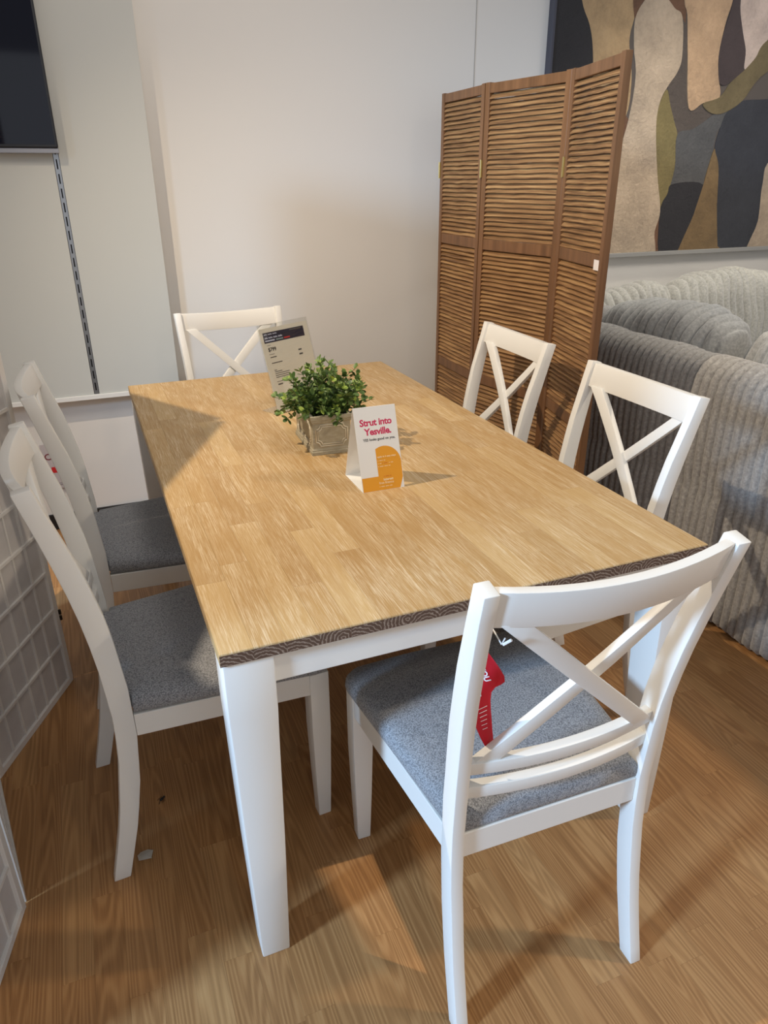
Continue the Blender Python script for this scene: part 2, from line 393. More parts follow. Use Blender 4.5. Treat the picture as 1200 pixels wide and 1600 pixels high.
def smooth_poly(P, n=5):
    out = []
    N = len(P)
    for i in range(N):
        p0, p1, p2, p3 = P[i-1], P[i], P[(i+1) % N], P[(i+2) % N]
        for k in range(n):
            t_ = k/n
            out.append(tuple(0.5*((2*p1[j])+(-p0[j]+p2[j])*t_+(2*p0[j]-5*p1[j]+4*p2[j]-p3[j])*t_*t_+(-p0[j]+3*p1[j]-3*p2[j]+p3[j])*t_**3) for j in (0, 1)))
    return out
for i, (k, P) in enumerate(SH):
    Q = [wp(*q) for q in smooth_poly(P)]
    Q = [(min(max(x, PX0+0.0005), PX1-0.0005), min(max(z, PZ0+0.0005), PZ1-0.0005)) for x, z in Q]
    R_ = []
    for q in Q:
        if not R_ or abs(q[0]-R_[-1][0])+abs(q[1]-R_[-1][1]) > 1e-4: R_.append(q)
    if abs(R_[0][0]-R_[-1][0])+abs(R_[0][1]-R_[-1][1]) < 1e-4: R_.pop()
    bm = newbm(); y = -0.0302-0.00035*(i+1)
    fr = addv(bm, [(x, y, z) for x, z in R_]); f = bm.faces.new(fr)
    ret = bmesh.ops.extrude_face_region(bm, geom=[f]); vs = [e for e in ret['geom'] if isinstance(e, bmesh.types.BMVert)]
    bmesh.ops.translate(bm, vec=(0, -y-0.0301, 0), verts=vs)
    bmesh.ops.triangulate(bm, faces=bm.faces)
    link('painted_shape', bm, A[k], pt)
glass = mat('picture_glass', (1, 1, 1, 1), 0.02); glass.node_tree.nodes['Principled BSDF'].inputs['Transmission Weight'].default_value = 1.0
glass.node_tree.nodes['Principled BSDF'].inputs['IOR'].default_value = 1.45
def thin_glass(name, tint=(1, 1, 1, 1), refl=0.06):
    m = bpy.data.materials.new(name); m.use_nodes = True; n = m.node_tree.nodes; n.clear()
    out = n.new('ShaderNodeOutputMaterial'); mx = n.new('ShaderNodeMixShader'); tr = n.new('ShaderNodeBsdfTransparent'); gl = n.new('ShaderNodeBsdfGlossy')
    fr = n.new('ShaderNodeFresnel'); fr.inputs[0].default_value = 1.45
    tr.inputs[0].default_value = tint; gl.inputs['Roughness'].default_value = 0.03
    L = m.node_tree.links.new
    ge = n.new('ShaderNodeNewGeometry'); ma = n.new('ShaderNodeMath'); ma.operation = 'MULTIPLY_ADD'
    ma.inputs[1].default_value = 1/1.45-1.45; ma.inputs[2].default_value = 1.45; L(ge.outputs['Backfacing'], ma.inputs[0]); L(ma.outputs[0], fr.inputs[0])
    L(fr.outputs[0], mx.inputs[0]); L(tr.outputs[0], mx.inputs[1]); L(gl.outputs[0], mx.inputs[2]); L(mx.outputs[0], out.inputs[0]); return m
pane_mat = thin_glass('clear_pane')
bm = newbm(); v = addv(bm, [(PX0, -0.04, PZ0), (PX1, -0.04, PZ0), (PX1, -0.04, PZ1), (PX0, -0.04, PZ1)]); bm.faces.new(v)
link('glass_pane', bm, pane_mat, pt)

# ------------------------------------------------------------------ dining table
TW, TL, TH, TT = 0.9915, 1.7813, 0.76, 0.024
table = thing('dining_table', 'rectangular dining table with whitewashed wooden top and white tapered legs', 'table', (0, 0, 0))
bm = newbm(); box(bm, 0.006, TW-0.006, 0.006, TL-0.006, TH-TT, TH-TT+0.006); top = link('tabletop', bm, wood_top, table)
set_rnd(top.data, [0.3]*8)
rowsn = 18; pw = TW/rowsn
for i in range(rowsn):
    y = -random.uniform(0, 0.3)
    while y < TL-0.01:
        L = random.uniform(0.24, 0.6); y1 = y+L
        if TL-y1 < 0.1: y1 = TL
        if y1 < 0.06: y1 += 0.2
        ya = max(y, 0.0)
        if y1-ya > 0.02:
            g = 0.00012
            x0, x1 = i*pw, (i+1)*pw
            bm = newbm()
            vv, ff = box(bm, x0+(0 if i == 0 else g), x1-(0 if i == rowsn-1 else g), ya+(g if ya > 0 else 0), y1-(g if y1 < TL else 0), TH-TT+(0.0 if (i in (0, rowsn-1) or ya == 0 or y1 == TL) else 0.0062), TH)
            # eased outer arrises
            es = []
            for e in bm.edges:
                a, b = e.verts
                if a.co.z > TH-1e-5 and b.co.z > TH-1e-5:
                    if (a.co.x < 1e-4 and b.co.x < 1e-4) or (a.co.x > TW-1e-4 and b.co.x > TW-1e-4) or (a.co.y < 1e-4 and b.co.y < 1e-4) or (a.co.y > TL-1e-4 and b.co.y > TL-1e-4): es.append(e)
            for f in bm.faces:
                c = f.calc_center_median()
                if abs(c.y) < 1e-4 or abs(c.y-TL) < 1e-4: f.material_index = 1
            if es: bmesh.ops.bevel(bm, geom=es, offset=0.003, segments=2, profile=0.5, affect='EDGES')
            if (i in (0, rowsn-1) or ya == 0 or y1 == TL): pass
            o = link('stave', bm, [wood_top, wood_end], top)
            set_rnd(o.data, [random.random()]*len(o.data.vertices))
        y = y1
LW, LB = 0.084, 0.056
zt, zs = TH-TT, 0.625
for sx in (0, 1):
    for sy in (0, 1):
        cx = 0.004+LW/2 if sx == 0 else TW-0.001-LW/2; cy = 0.004+LW/2 if sy == 0 else TL-0.004-LW/2
        def rg(h, z):
            k = cx+sx*0.5*(LW/2-h)*2.3; return [(k-h, cy-h, z), (k+h, cy-h, z), (k+h, cy+h, z), (k-h, cy+h, z)]
        bm = newbm(); sweep(bm, [rg(LB/2, 0.0), rg(LB/2+(LW-LB)/2*0.55, 0.3), rg(LW/2-0.0015, zs-0.06), rg(LW/2, zs), rg(LW/2, zt)])
        link('leg', bm, white, table, bevel=0.003, smooth=30)
AH = 0.062
for y0, y1 in ((0.014, 0.036), (TL-0.036, TL-0.014)):
    bm = newbm(); box(bm, 0.004+LW, TW-0.004-LW, y0, y1, zt-AH, zt); link('apron', bm, white, table, bevel=0.0015)
for x0, x1 in ((0.014, 0.036), (TW-0.036, TW-0.014)):
    bm = newbm(); box(bm, x0, x1, 0.004+LW, TL-0.004-LW, zt-AH, zt); link('apron', bm, white, table, bevel=0.0015)

# ------------------------------------------------------------------ chair
REAR = [(0.0, -0.024), (0.053, -0.012), (0.12, 0.004), (0.2, 0.018), (0.32, 0.034), (0.42, 0.040), (0.55, 0.032), (0.64, 0.022), (0.716, 0.010), (0.79, -0.006), (0.861, -0.023), (0.92, -0.038), (0.96, -0.048)]
FRONT = [(0.0, 0.012), (0.07, 0.030), (0.142, 0.048), (0.2, 0.059), (0.264, 0.070), (0.383, 0.080), (0.5, 0.079), (0.633, 0.067), (0.70, 0.056), (0.752, 0.044), (0.811, 0.030), (0.88, 0.008), (0.964, -0.016)]
def interp(T, z):
    for (a, b), (c, d) in zip(T, T[1:]):
        if z <= c: return b+(d-b)*(z-a)/(c-a)
    return T[-1][1]
PH = 0.012   # half width of a back post
PX = 0.204   # post centre
def post_x(z): return interp([(0, 0.193), (0.25, 0.190), (0.45, 0.1895), (0.6, 0.191), (0.75, 0.197), (0.9, 0.204), (0.97, 0.206)], z)
def post_y(z): return (interp(REAR, z)+interp(FRONT, z))/2
def build_chair():
    root = thing('dining_chair', '', 'chair', group='white cross-back dining chairs around the table')
    for s in (-1, 1):
        bm = newbm(); rings = []
        zz = [0, 0.03, 0.08, 0.14, 0.2, 0.26, 0.32, 0.38, 0.44, 0.5, 0.56, 0.62, 0.68, 0.74, 0.8, 0.86, 0.91, 0.963]
        for z in zz:
            xc = s*post_x(z)
            a, b = interp(REAR, z), interp(FRONT, z)
            zo = 0.006 if z == 0.963 else 0.0
            rings.append([(xc-PH, a, z-zo), (xc+PH, a, z-zo), (xc+PH, b, z), (xc-PH, b, z)])
        sweep(bm, rings); link('back_post', bm, white, root, bevel=0.0022, smooth=35)
    # curved rails across the back, bowed to the rear
    def rail(name, z0, z1, th, bow, yoff=0.0, dip=0.0):
        xe = post_x((z0+z1)/2)-PH+0.0005; bm = newbm(); rings = []; n = 14
        for i in range(n+1):
            x = -xe+2*xe*i/n; b = bow*(1-(x/xe)**2); dz = -dip*(1-(x/xe)**2)
            ya = post_y(z0)+yoff-b; yb = post_y(z1)+yoff-b
            rings.append([(x, ya-th/2, z0+dz), (x, ya+th/2, z0+dz), (x, yb+th/2, z1+dz), (x, yb-th/2, z1+dz)])
        sweep(bm, rings); return link(name, bm, white, root, bevel=0.0018, smooth=35)
    rail('top_rail', 0.893, 0.957, 0.019, 0.026, -0.002, dip=0.009)
    rail('lower_rail', 0.567, 0.593, 0.020, 0.018, 0.0, dip=0.003)
    rail('lower_rail', 0.513, 0.539, 0.020, 0.018, 0.0, dip=0.003)
    # crossed braces following the bow
    for s, off in ((1, -0.006), (-1, 0.004)):
        bm = newbm(); rings = []; n = 12; wd = 0.0145
        xa, za, xb, zb = -s*0.160, 0.896, s*0.146, 0.591
        L = math.hypot(xb-xa, zb-za); nx, nz = -(zb-za)/L, (xb-xa)/L
        for i in range(n+1):
            q = i/n; x = xa+(xb-xa)*q; z = za+(zb-za)*q
            def P(sg, dy):
                X, Z = x+sg*wd*nx, z+sg*wd*nz
                if i == 0: X, Z = x+sg*wd/abs(nx)*(1 if nx > 0 else -1), za
                if i == n: X, Z = x+sg*wd/abs(nx)*(1 if nx > 0 else -1), zb
                bow = 0.022*(1-(min(abs(X), 0.192)/0.192)**2)
                return (X, post_y(Z)-bow+dy+off, Z)
            rings.append([P(-1, -0.0075), P(-1, 0.0075), P(1, 0.0075), P(1, -0.0075)])
        sweep(bm, rings); link('cross_brace', bm, white, root, bevel=0.0012, smooth=35)
    # front legs
    for s in (-1, 1):
        cx, cy = s*0.2155, 0.475
        def rg(h, z, d=0.0): return [(cx-h-d*s*0, cy-h, z), (cx+h, cy-h, z), (cx+h, cy+h, z), (cx-h, cy+h, z)]
        bm = newbm(); sweep(bm, [rg(0.0155, 0), rg(0.0195, 0.14), rg(0.0225, 0.27), rg(0.0225, 0.432)]); link('leg', bm, white, root, bevel=0.002, smooth=35)
    # seat rails
    def slab(P, z0, z1):
        bm = newbm(); hexa(bm, [(x, y, z0) for x, y in P]+[(x, y, z1) for x, y in P]); link('seat_rail', bm, white, root, bevel=0.0015)
    z0, z1 = 0.378, 0.433
    slab([(-0.1775, 0.046), (0.1775, 0.046), (0.1775, 0.064), (-0.1775, 0.064)], z0, z1)
    slab([(-0.193, 0.478), (0.193, 0.478), (0.193, 0.496), (-0.193, 0.496)], z0, z1)
    for s in (-1, 1):
        P = [(s*0.182, 0.0802), (s*0.200, 0.0802), (s*0.236, 0.4525), (s*0.216, 0.4525)]
        if s < 0: P = P[::-1]
        slab(P, z0, z1)
    # upholstered seat: rounded slab with crown
    def outline(ins):
        P = []; yb, yf = 0.047+ins*0.4, 0.512-ins
        wb, wf = 0.1768-ins*0.4, 0.247-ins; rr = 0.045
        # rear notch around the posts
        P += [(-wb, yb), (-wb, 0.0805+ins*0.3), (-wb-0.022+ins*0.3, 0.0815+ins*0.3)]
        for k in range(7):
            a = math.pi-k*(math.pi/2)/6; P.append((-wf+rr+rr*math.cos(a), yf-rr+rr*math.sin(a)))
        P += [(0.5*x*(wf-rr), yf+0.006) for x in (-1, 0, 1)]
        for k in range(7):
            a = math.pi/2-k*(math.pi/2)/6; P.append((wf-rr+rr*math.cos(a), yf-rr+rr*math.sin(a)))
        P += [(wb+0.022-ins*0.3, 0.0815+ins*0.3), (wb, 0.0805+ins*0.3), (wb, yb), (wb*0.5, yb), (0, yb), (-wb*0.5, yb)]
        return P
    bm = newbm(); rings = []
    for ins, z in ((0.012, 0.434), (0.003, 0.437), (0.0, 0.446), (0.001, 0.458), (0.006, 0.467), (0.018, 0.4745), (0.05, 0.480), (0.1, 0.483), (0.16, 0.4845)):
        if ins <= 0.05: rings.append([(x, y, z) for x, y in outline(ins)])
        else:
            base = outline(0.05); k = 1-(ins-0.05)/0.16
            rings.append([(x*k, 0.28+(y-0.28)*k, z) for x, y in base])
    sweep(bm, rings); link('seat', bm, fabric, root, smooth='all')
    return root
chairs = [
    ((0.5169, -0.2484, -0.0248), 'white chair at the near end of the table with a red tag on its back'),
    ((-0.2394, 0.5235, -1.5095), 'white chair nearest on the left side, grey seat pushed under the table'),
    ((-0.2424, 1.1603, -1.5427), 'white chair farther along the left side, beyond the nearest left chair'),
    ((1.2270, 1.1893, 1.5367), 'white chair on the right side directly before the louvred wooden screen'),
    ((1.1993, 0.5197, 1.5712), 'white chair on the right side directly before the grey corduroy sofa'),
    ((0.4422, 2.0374, 3.2030), 'white chair at the far end of the table against the cream wall')]
proto = build_chair()
for i, ((x, y, rz), lab) in enumerate(chairs):
    o = proto if i == 0 else copy_tree(proto)
    o.location = (x, y, 0); o.rotation_euler = (0, 0, rz); o['label'] = lab

# red swing tag on the near chair
c0 = Matrix.Translation((0.5169, -0.2484, 0)) @ Matrix.Rotation(-0.0248, 4, 'Z')
tg = thing('swing_tag', 'red cardboard swing tag with white lettering hanging on the near chair back', 'tag', c0 @ Vector((-0.134, 0.075, 0.538)), -0.0248)
redcard = mat('red_tag_card', srgb(214, 44, 62), 0.45)
bm = newbm(); cols = []
n = 14
TO = (-0.134, 0.075, 0.538)
TR = [(-0.145, 0.060, 0.787), (-0.119, 0.046, 0.738), (-0.131, 0.064, 0.704), (-0.128, 0.060, 0.640), (-0.120, 0.055, 0.568)]
TLf = [(-0.152, 0.062, 0.792), (-0.178, 0.082, 0.752), (-0.170, 0.064, 0.700), (-0.160, 0.050, 0.646), (-0.1225, 0.055, 0.566)]
def cr(P, v):
    v = min(max(v, 0.0), 0.9999)*(len(P)-1); i = int(v); q = v-i
    p0, p1, p2, p3 = P[max(i-1, 0)], P[i], P[i+1], P[min(i+2, len(P)-1)]
    return Vector([0.5*(2*p1[k]+(p2[k]-p0[k])*q+(2*p0[k]-5*p1[k]+4*p2[k]-p3[k])*q*q+(3*p1[k]-p0[k]-3*p2[k]+p3[k])*q**3) for k in range(3)])-Vector(TO)
def tagpt(u, v): return cr(TLf, v).lerp(cr(TR, v), u)
grid = [[bm.verts.new(tagpt(i/6, j/n)) for i in range(7)] for j in range(n+1)]
for j in range(n):
    for i in range(6): bm.faces.new((grid[j][i], grid[j][i+1], grid[j+1][i+1], grid[j+1][i]))
bmesh.ops.solidify(bm, geom=bm.faces[:], thickness=0.0006)
link('card', bm, redcard, tg, smooth='all')
def tag_frame(u, v, off):
    p0 = tagpt(u, v); du = (tagpt(u+0.05, v)-p0).normalized(); dv = (tagpt(u, v-0.05)-p0).normalized(); nn = du.cross(dv).normalized()
    Mx = Matrix.Identity(4)
    for i in range(3): Mx[i][0] = du[i]; Mx[i][1] = dv[i]; Mx[i][2] = nn[i]; Mx[i][3] = p0[i]+nn[i]*off
    return Mx
wprint = mat('white_print', srgb(240, 236, 238), 0.6)
text('lettering', 'YOU', 0.014, wprint, tg, tag_frame(0.36, 0.2, 0.0016) @ Matrix.Rotation(-0.9, 4, 'Z'), 0.0004)
for k in range(6):
    bm = newbm(); box(bm, 0, 0.017-k*0.0012, 0, 0.0009, 0, 0.0002)
    link('small_print', bm, wprint, tg, xform=tag_frame(0.32, 0.60+k*0.03, 0.0012))
bm = newbm(); box(bm, 0, 0.012, 0, 0.017, 0, 0.0002); link('white_patch', bm, wprint, tg, xform=tag_frame(0.22, 0.5, 0.0014))
def tube(bm, pts, r, n=6):
    rings = []
    for i, p in enumerate(pts):
        p = Vector(p); a = Vector(pts[max(i-1, 0)]); b = Vector(pts[min(i+1, len(pts)-1)]); d = (b-a).normalized()
        s = d.cross(Vector((0.31, 0.17, 0.93))).normalized(); q = d.cross(s)
        rings.append([tuple(p+s*r*math.cos(2*math.pi*k/n)+q*r*math.sin(2*math.pi*k/n)) for k in range(n)])
    sweep(bm, rings)
bm = newbm(); tube(bm, [(-0.040, -0.108, 0.340), (-0.043, -0.105, 0.329), (-0.040, -0.07, 0.335), (-0.022, -0.03, 0.300), (-0.014, -0.012, 0.2525)], 0.0011)
tube(bm, [(-0.035, -0.116, 0.341), (-0.043, -0.109, 0.331)], 0.0022)
link('tie', bm, paper, tg)

# ------------------------------------------------------------------ louvred folding screen
scr = thing('folding_screen', 'tall brown wooden folding screen of louvred slats standing before the cream wall', 'room divider', (1.41, 1.6, 0))
SP = [(1.385, 2.055), (1.371, 1.677), (1.447, 1.260), (1.360, 0.893)]
HS = 1.75
slat_meshes = {}
def slat_mesh(L, var):
    key = (round(L, 3), var)
    if key in slat_meshes: return slat_meshes[key]
    rd = random.Random(var*97+int(L*1000)); bm = newbm(); rings = []; n = 7
    for i in range(n+1):
        x = -L/2+L*i/n
        a = rd.uniform(-0.0012, 0.0012); b = rd.uniform(-0.001, 0.001); th = 0.0032
        # tilted board: upper edge back, lower edge forward
        top_ = (0.0066+b, 0.0102+a); bot = (-0.0068+b, -0.0058+a)
        rings.append([(x, -bot[0]+0.0015, bot[1]-th), (x, -top_[0], top_[1]-th*1.1), (x, -top_[0]-0.001, top_[1]), (x, -bot[0], bot[1]+th*0.9), (x, -bot[0]+0.0028, bot[1]-0.0002)])
    sweep(bm, rings); bmesh.ops.recalc_face_normals(bm, faces=bm.faces)
    me = bpy.data.meshes.new('slat'); bm.to_mesh(me); bm.free(); me.materials.append(slat_wood)
    slat_meshes[key] = me; return me
ORG = Vector((1.41, 1.6, 0))
def screen_panel(a, b, seen=True):
    a = Vector((a[0], a[1], 0))-ORG; b = Vector((b[0], b[1], 0))-ORG
    # local x runs along the panel from right (near) to left (far) seen from the table; -y local faces the camera
    d = (a-b); L = d.length-0.004; ang = math.atan2(d.y, d.x); c = (a+b)/2
    st, th = 0.024, 0.022
    bm = newbm()
    for s in (-1, 1):
        x0 = s*L/2; x1 = s*(L/2-st)
        box(bm, min(x0, x1), max(x0, x1), -th/2, th/2, 0.0, HS)
    for z0, z1 in ((HS-0.034, HS-0.003), (1.188, 1.226), (0.664, 0.702), (0.06, 0.10)):
        box(bm, -L/2+st, L/2-st, -th/2+0.002, th/2-0.002, z0, z1)
    pn = link('panel', bm, frame_wood, scr, bevel=0.0012)
    pn.location = c; pn.rotation_euler = (0, 0, ang)
    SL = L-2*st; stuff = newbm()
    for z0, z1 in ((1.228, HS-0.036), (0.704, 1.186), (0.102, 0.662)):
        n = round((z1-z0)/0.0163); pz = (z1-z0)/n
        for i in range(n):
            z = z0+pz*(i+0.5); me = slat_mesh(SL, random.randrange(5))
            if seen: inst('slat', me, pn, (0, random.uniform(-0.0006, 0.0006), z), (random.uniform(-0.06, 0.06), random.uniform(-0.004, 0.004), 0))
            else:
                k = len(stuff.verts); stuff.from_mesh(me); stuff.verts.ensure_lookup_table()
                bmesh.ops.translate(stuff, vec=(0, 0, z), verts=stuff.verts[k:])
    if not seen:
        o = link('slats', stuff, slat_wood, pn); o['kind'] = 'stuff'
    return pn
pans = [screen_panel(SP[i], SP[i+1]) for i in range(3)]
screen_panel((1.735, 2.20), (1.389, 2.063), False)
for (x, y), ang in ((SP[1], 1.6), (SP[2], 1.6), (SP[0], 1.6)):
    bm = newbm()
    tube(bm, [(0, 0, 0), (0, 0, 0.03)], 0.003, 8); tube(bm, [(0, 0, 0.031), (0, 0, 0.062)], 0.0034, 8)
    box(bm, -0.008, 0.008, 0.001, 0.003, 0.002, 0.06)
    h = link('hinge', bm, brass, scr); h.location = Vector((x-0.0145, y, 1.44))-ORG; h.rotation_euler = (0, 0, -math.pi/2)
st = newbm(); box(st, -0.018, 0.018, 0.0111, 0.0118, 0, 0.03)
s_ = link('price_sticker', st, mat('sticker_white', srgb(235, 228, 226), 0.6), pans[2]); s_['label'] = 'small white sticker'; s_.location = (-0.150, 0, 1.182)

# ------------------------------------------------------------------ white shoji screen on the left
sh = thing('shoji_screen', 'white folding shoji screen with paper panes along the left edge', 'room divider', (-0.45, 0.8, 0))
SO = Vector((-0.45, 0.8, 0))
P1 = Vector((-0.33, 1.146, 0)); F1 = Vector((-0.519, 0.760, 0)); P2 = Vector((-0.440, 0.334, 0)); F2 = Vector((-0.542, -0.080, 0)); P0 = Vector((-0.541, 1.521, 0))
HH = 1.75
mun_v = newbm(); box(mun_v, -0.0035, 0.0035, -0.005, 0.005, 0.02, HH-0.02); me_v = bpy.data.meshes.new('muntin'); mun_v.to_mesh(me_v); me_v.materials.append(shoji_white)
def shoji_panel(a, b):
    d = (b-a); L = d.length-0.009; c = (a+b)/2-SO; ang = math.atan2(d.y, d.x); st = 0.019; th = 0.018
    bm = newbm()
    for s in (-1, 1):
        x0, x1 = s*L/2, s*(L/2-st); box(bm, min(x0, x1), max(x0, x1), -th/2, th/2, 0, HH)
    for z0, z1 in ((0.0, 0.02), (HH-0.02, HH)): box(bm, -L/2+st, L/2-st, -th/2, th/2, z0, z1)
    pn = link('panel', bm, shoji_white, sh, bevel=0.0015); pn.location = c; pn.rotation_euler = (0, 0, ang)
    bm = newbm(); box(bm, -L/2+st, L/2-st, -0.0006, 0.0006, 0.02, HH-0.02); link('paper', bm, rice, pn)
    iw = L-2*st
    for k in range(1, 6): inst('muntin', me_v, pn, (-iw/2+iw*k/6, 0, 0))
    bm = newbm(); box(bm, -iw/2, iw/2, -0.0078, 0.0078, -0.004, 0.004); me = bpy.data.meshes.new('muntin'); bm.to_mesh(me); bm.free(); me.materials.append(shoji_white)
    for k in range(1, 14):
        inst('muntin', me, pn, (0, 0, 0.02+0.1245*k))
    return pn
shoji_panel(P0, P1); shoji_panel(P1, F1); shoji_panel(F1, P2); shoji_panel(P2, F2)
for q, zz in ((P1, 0.235), (P1, 0.215), (P2, 0.195), (P2, 0.170)):
    bm = newbm(); tube(bm, [(0, 0, 0), (0, 0, 0.016)], 0.0032, 8); box(bm, -0.004, 0.004, -0.002, 0.002, 0.001, 0.015)
    h = link('hinge', bm, dark_hinge if q is P1 else brass, sh); h.location = q-SO+Vector((0.008 if q is P1 else -0.004, 0.006 if q is P1 else -0.014, zz)); h['label'] = 'small dark hinge' if q is P1 else 'small brass hinge'

# ------------------------------------------------------------------ corduroy sofa
RP = 0.0343
def rib(v, amp, pitch=RP):
    q = (v/pitch) % 1.0
    return amp*math.sqrt(max(0.0, 1-(2*q-1)**2))
sofa = thing('corner_sofa', 'grey wide-rib corduroy corner sofa with its back to the dining table', 'sofa', (1.9, 1.0, 0))
OS = Vector((1.9, 1.0, 0))
def sofa_back(name, prof, y0, y1, along='y', seg=12, material=cord, amp=0.020, phase=0.0):
    bm = newbm(); n = int((y1-y0)/RP*seg); rings = []
    # profile normals
    N = len(prof); nor = []
    for i in range(N):
        a = Vector(prof[max(i-1, 0)]); b = Vector(prof[min(i+1, N-1)]); d = (b-a).normalized(); nor.append(Vector((-d.y, d.x)))
    for k in range(n+1):
        v = y0+(y1-y0)*k/n; end = min(1.0, (v-y0)/0.03, (y1-v)/0.03); rnd_ = 0.02*(1-math.sqrt(max(0, 1-(1-end)**2)))
        r = rib(v-phase, amp)-rnd_; row = []
        for i in range(N):
            wob = 0.0025*math.sin(9.1*prof[i][1]+v*17)+0.002*math.sin(31*v+7*prof[i][0])
            q = Vector(prof[i])+nor[i]*(r+wob)
            row.append((q.x, v, q.y) if along == 'y' else (v, q.x, q.y))
        rings.append(row)
    sweep(bm, rings, closed_ring=True, caps=True)
    return link(name, bm, material, sofa, smooth='all', xform=Matrix.Translation(-OS))
# outer (table side) back, profile in x,z going up the outside, over the top, down the inside
prof = [(1.80, 0.03), (1.775, 0.022), (1.767, 0.03), (1.766, 0.12), (1.766, 0.22), (1.766, 0.34), (1.768, 0.43), (1.774, 0.465), (1.769, 0.50), (1.766, 0.6), (1.768, 0.7), (1.772, 0.78), (1.780, 0.83), (1.797, 0.862), (1.825, 0.877), (1.86, 0.878), (1.90, 0.868), (1.925, 0.845), (1.935, 0.80), (1.94, 0.6), (1.94, 0.3), (1.94, 0.03)]
sofa_back('back', prof, -0.35, 2.27, phase=0.0145)
bm = newbm(); box(bm, 1.80, 1.93, -0.33, 2.25, 0.0, 0.035); link('plinth', bm, black_gap, sofa, xform=Matrix.Translation(-OS))
profw = [(2.10, 0.03), (2.08, 0.5), (2.09, 0.72), (2.12, 0.80), (2.18, 0.835), (2.24, 0.82), (2.27, 0.76), (2.28, 0.5), (2.28, 0.03)]
sofa_back('back', [(x, z) for x, z in profw][::1], 1.96, 4.3, along='x', seg=10)
for (x0, x1, y0, y1) in ((1.945, 2.85, -0.35, 1.25), (1.945, 2.85, 1.26, 2.07), (2.86, 4.3, 1.26, 2.07)):
    bm = newbm(); box(bm, x0, x1, y0, y1, 0.26, 0.45); link('seat_cushion', bm, cord, sofa, bevel=0.03, seg=4, smooth='all', xform=Matrix.Translation(-OS))
for (x0, x1, y0, y1) in ((1.945, 2.85, -0.35, 2.07), (2.855, 4.3, 1.26, 2.07)):
    bm = newbm(); box(bm, x0, x1, y0, y1, 0.03, 0.255); link('base', bm, cord, sofa, bevel=0.01, xform=Matrix.Translation(-OS))

def cushion(label, centre, w_, h_, t_, rz, tilt, material, pitch=0.046, roll=0.0, grp='loose corduroy back cushions of the sofa', sag=0.0, seed=0):
    root = thing('back_cushion', label, 'cushion', centre, rz, grp)
    nU = int(w_/pitch*12); nS = 36; bm = newbm(); rings = []
    for i in range(nU+1):
        u = -1+2*i/nU
        e = (1-abs(u)**3.2)**0.42 if abs(u) < 1 else 0.0
        e = max(e, 0.05)
        ru = rib(u*w_/2+0.003*math.sin(5*u), 0.021, pitch)*min(1, e*1.5)
        row = []
        for k in range(nS):
            a = 2*math.pi*k/nS; ca, sa = math.cos(a), math.sin(a)
            sy = math.copysign(abs(ca)**0.75, ca)*(t_/2)*(0.35+0.65*e); sz = math.copysign(abs(sa)**0.55, sa)*(h_/2)*(0.72+0.28*e)
            L = math.hypot(sy/(t_/2), sz/(h_/2))+1e-6
            wb = 0.004*math.sin(seed+7*u+3*a)+0.003*math.sin(13*u-5*a+seed)
            sy += math.cos(a)*(ru+wb); sz += math.sin(a)*(ru+wb)
            sz += -sag*(1+u)/2+0.02*math.sin(u*2.1+seed)
            row.append((u*w_/2+0.008*math.sin(3*sz*8+seed), sy, sz))
        rings.append(row)
    sweep(bm, rings)
    o = link('cushion_body', bm, material, root, smooth='all'); o.rotation_euler = (tilt, roll, 0)
    return root
PI = math.pi
cushion('grey corduroy cushion standing right behind the near sofa back', (2.06, 1.30, 0.735), 0.70, 0.47, 0.24, -PI/2, 0.16, cord_mid, sag=0.0, seed=1)
cushion('grey corduroy cushion at the right edge, overlapped by the long one behind the sofa back', (2.07, 0.54, 0.725), 0.70, 0.46, 0.24, -PI/2, 0.16, cord_mid, seed=2.5)
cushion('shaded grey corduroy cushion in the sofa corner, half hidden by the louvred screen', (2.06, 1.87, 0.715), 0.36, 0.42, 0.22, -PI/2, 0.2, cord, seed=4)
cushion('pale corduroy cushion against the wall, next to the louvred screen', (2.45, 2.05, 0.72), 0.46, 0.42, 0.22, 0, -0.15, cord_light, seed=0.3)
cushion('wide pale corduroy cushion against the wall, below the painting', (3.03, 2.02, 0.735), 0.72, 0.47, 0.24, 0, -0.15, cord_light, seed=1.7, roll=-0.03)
cushion('grey corduroy cushion against the wall, cut by the right edge of the picture', (3.66, 1.90, 0.75), 0.5, 0.5, 0.26, -0.25, -0.15, cord_mid, seed=3.1)

# ------------------------------------------------------------------ planter with artificial boxwood
pl = thing('potted_plant', 'small leafy green plant in a grey rectangular planter on the table', 'plant', (0.462, 0.905, TH), -0.045)
cement = mat('weathered_cement', srgb(150, 142, 120), 0.85); t = NT(cement)
geo = t.n('ShaderNodeNewGeometry').outputs['Pointiness']
nz = t.noise(t.mapping(t.obj(), (40, 40, 160)), 1.0, 4, 0.7); nz2 = t.noise(t.obj(), 120, 3, 0.6)
t.color(t.mix(t.ramp(nz, [(0.5, (0, 0, 0, 1)), (0.75, (0.5, 0.5, 0.5, 1))]), t.mix(nz2, srgb(150, 142, 120), srgb(172, 164, 142)), srgb(204, 196, 178))); t.bump(nz2, 0.3, 0.001)
wash = mat('whitewashed_relief', srgb(214, 206, 186), 0.8)
WX, WY, WH = 0.0565, 0.100, 0.108
def rect(hx, hy, z): return [(-hx, -hy, z), (hx, -hy, z), (hx, hy, z), (-hx, hy, z)]
bm = newbm()
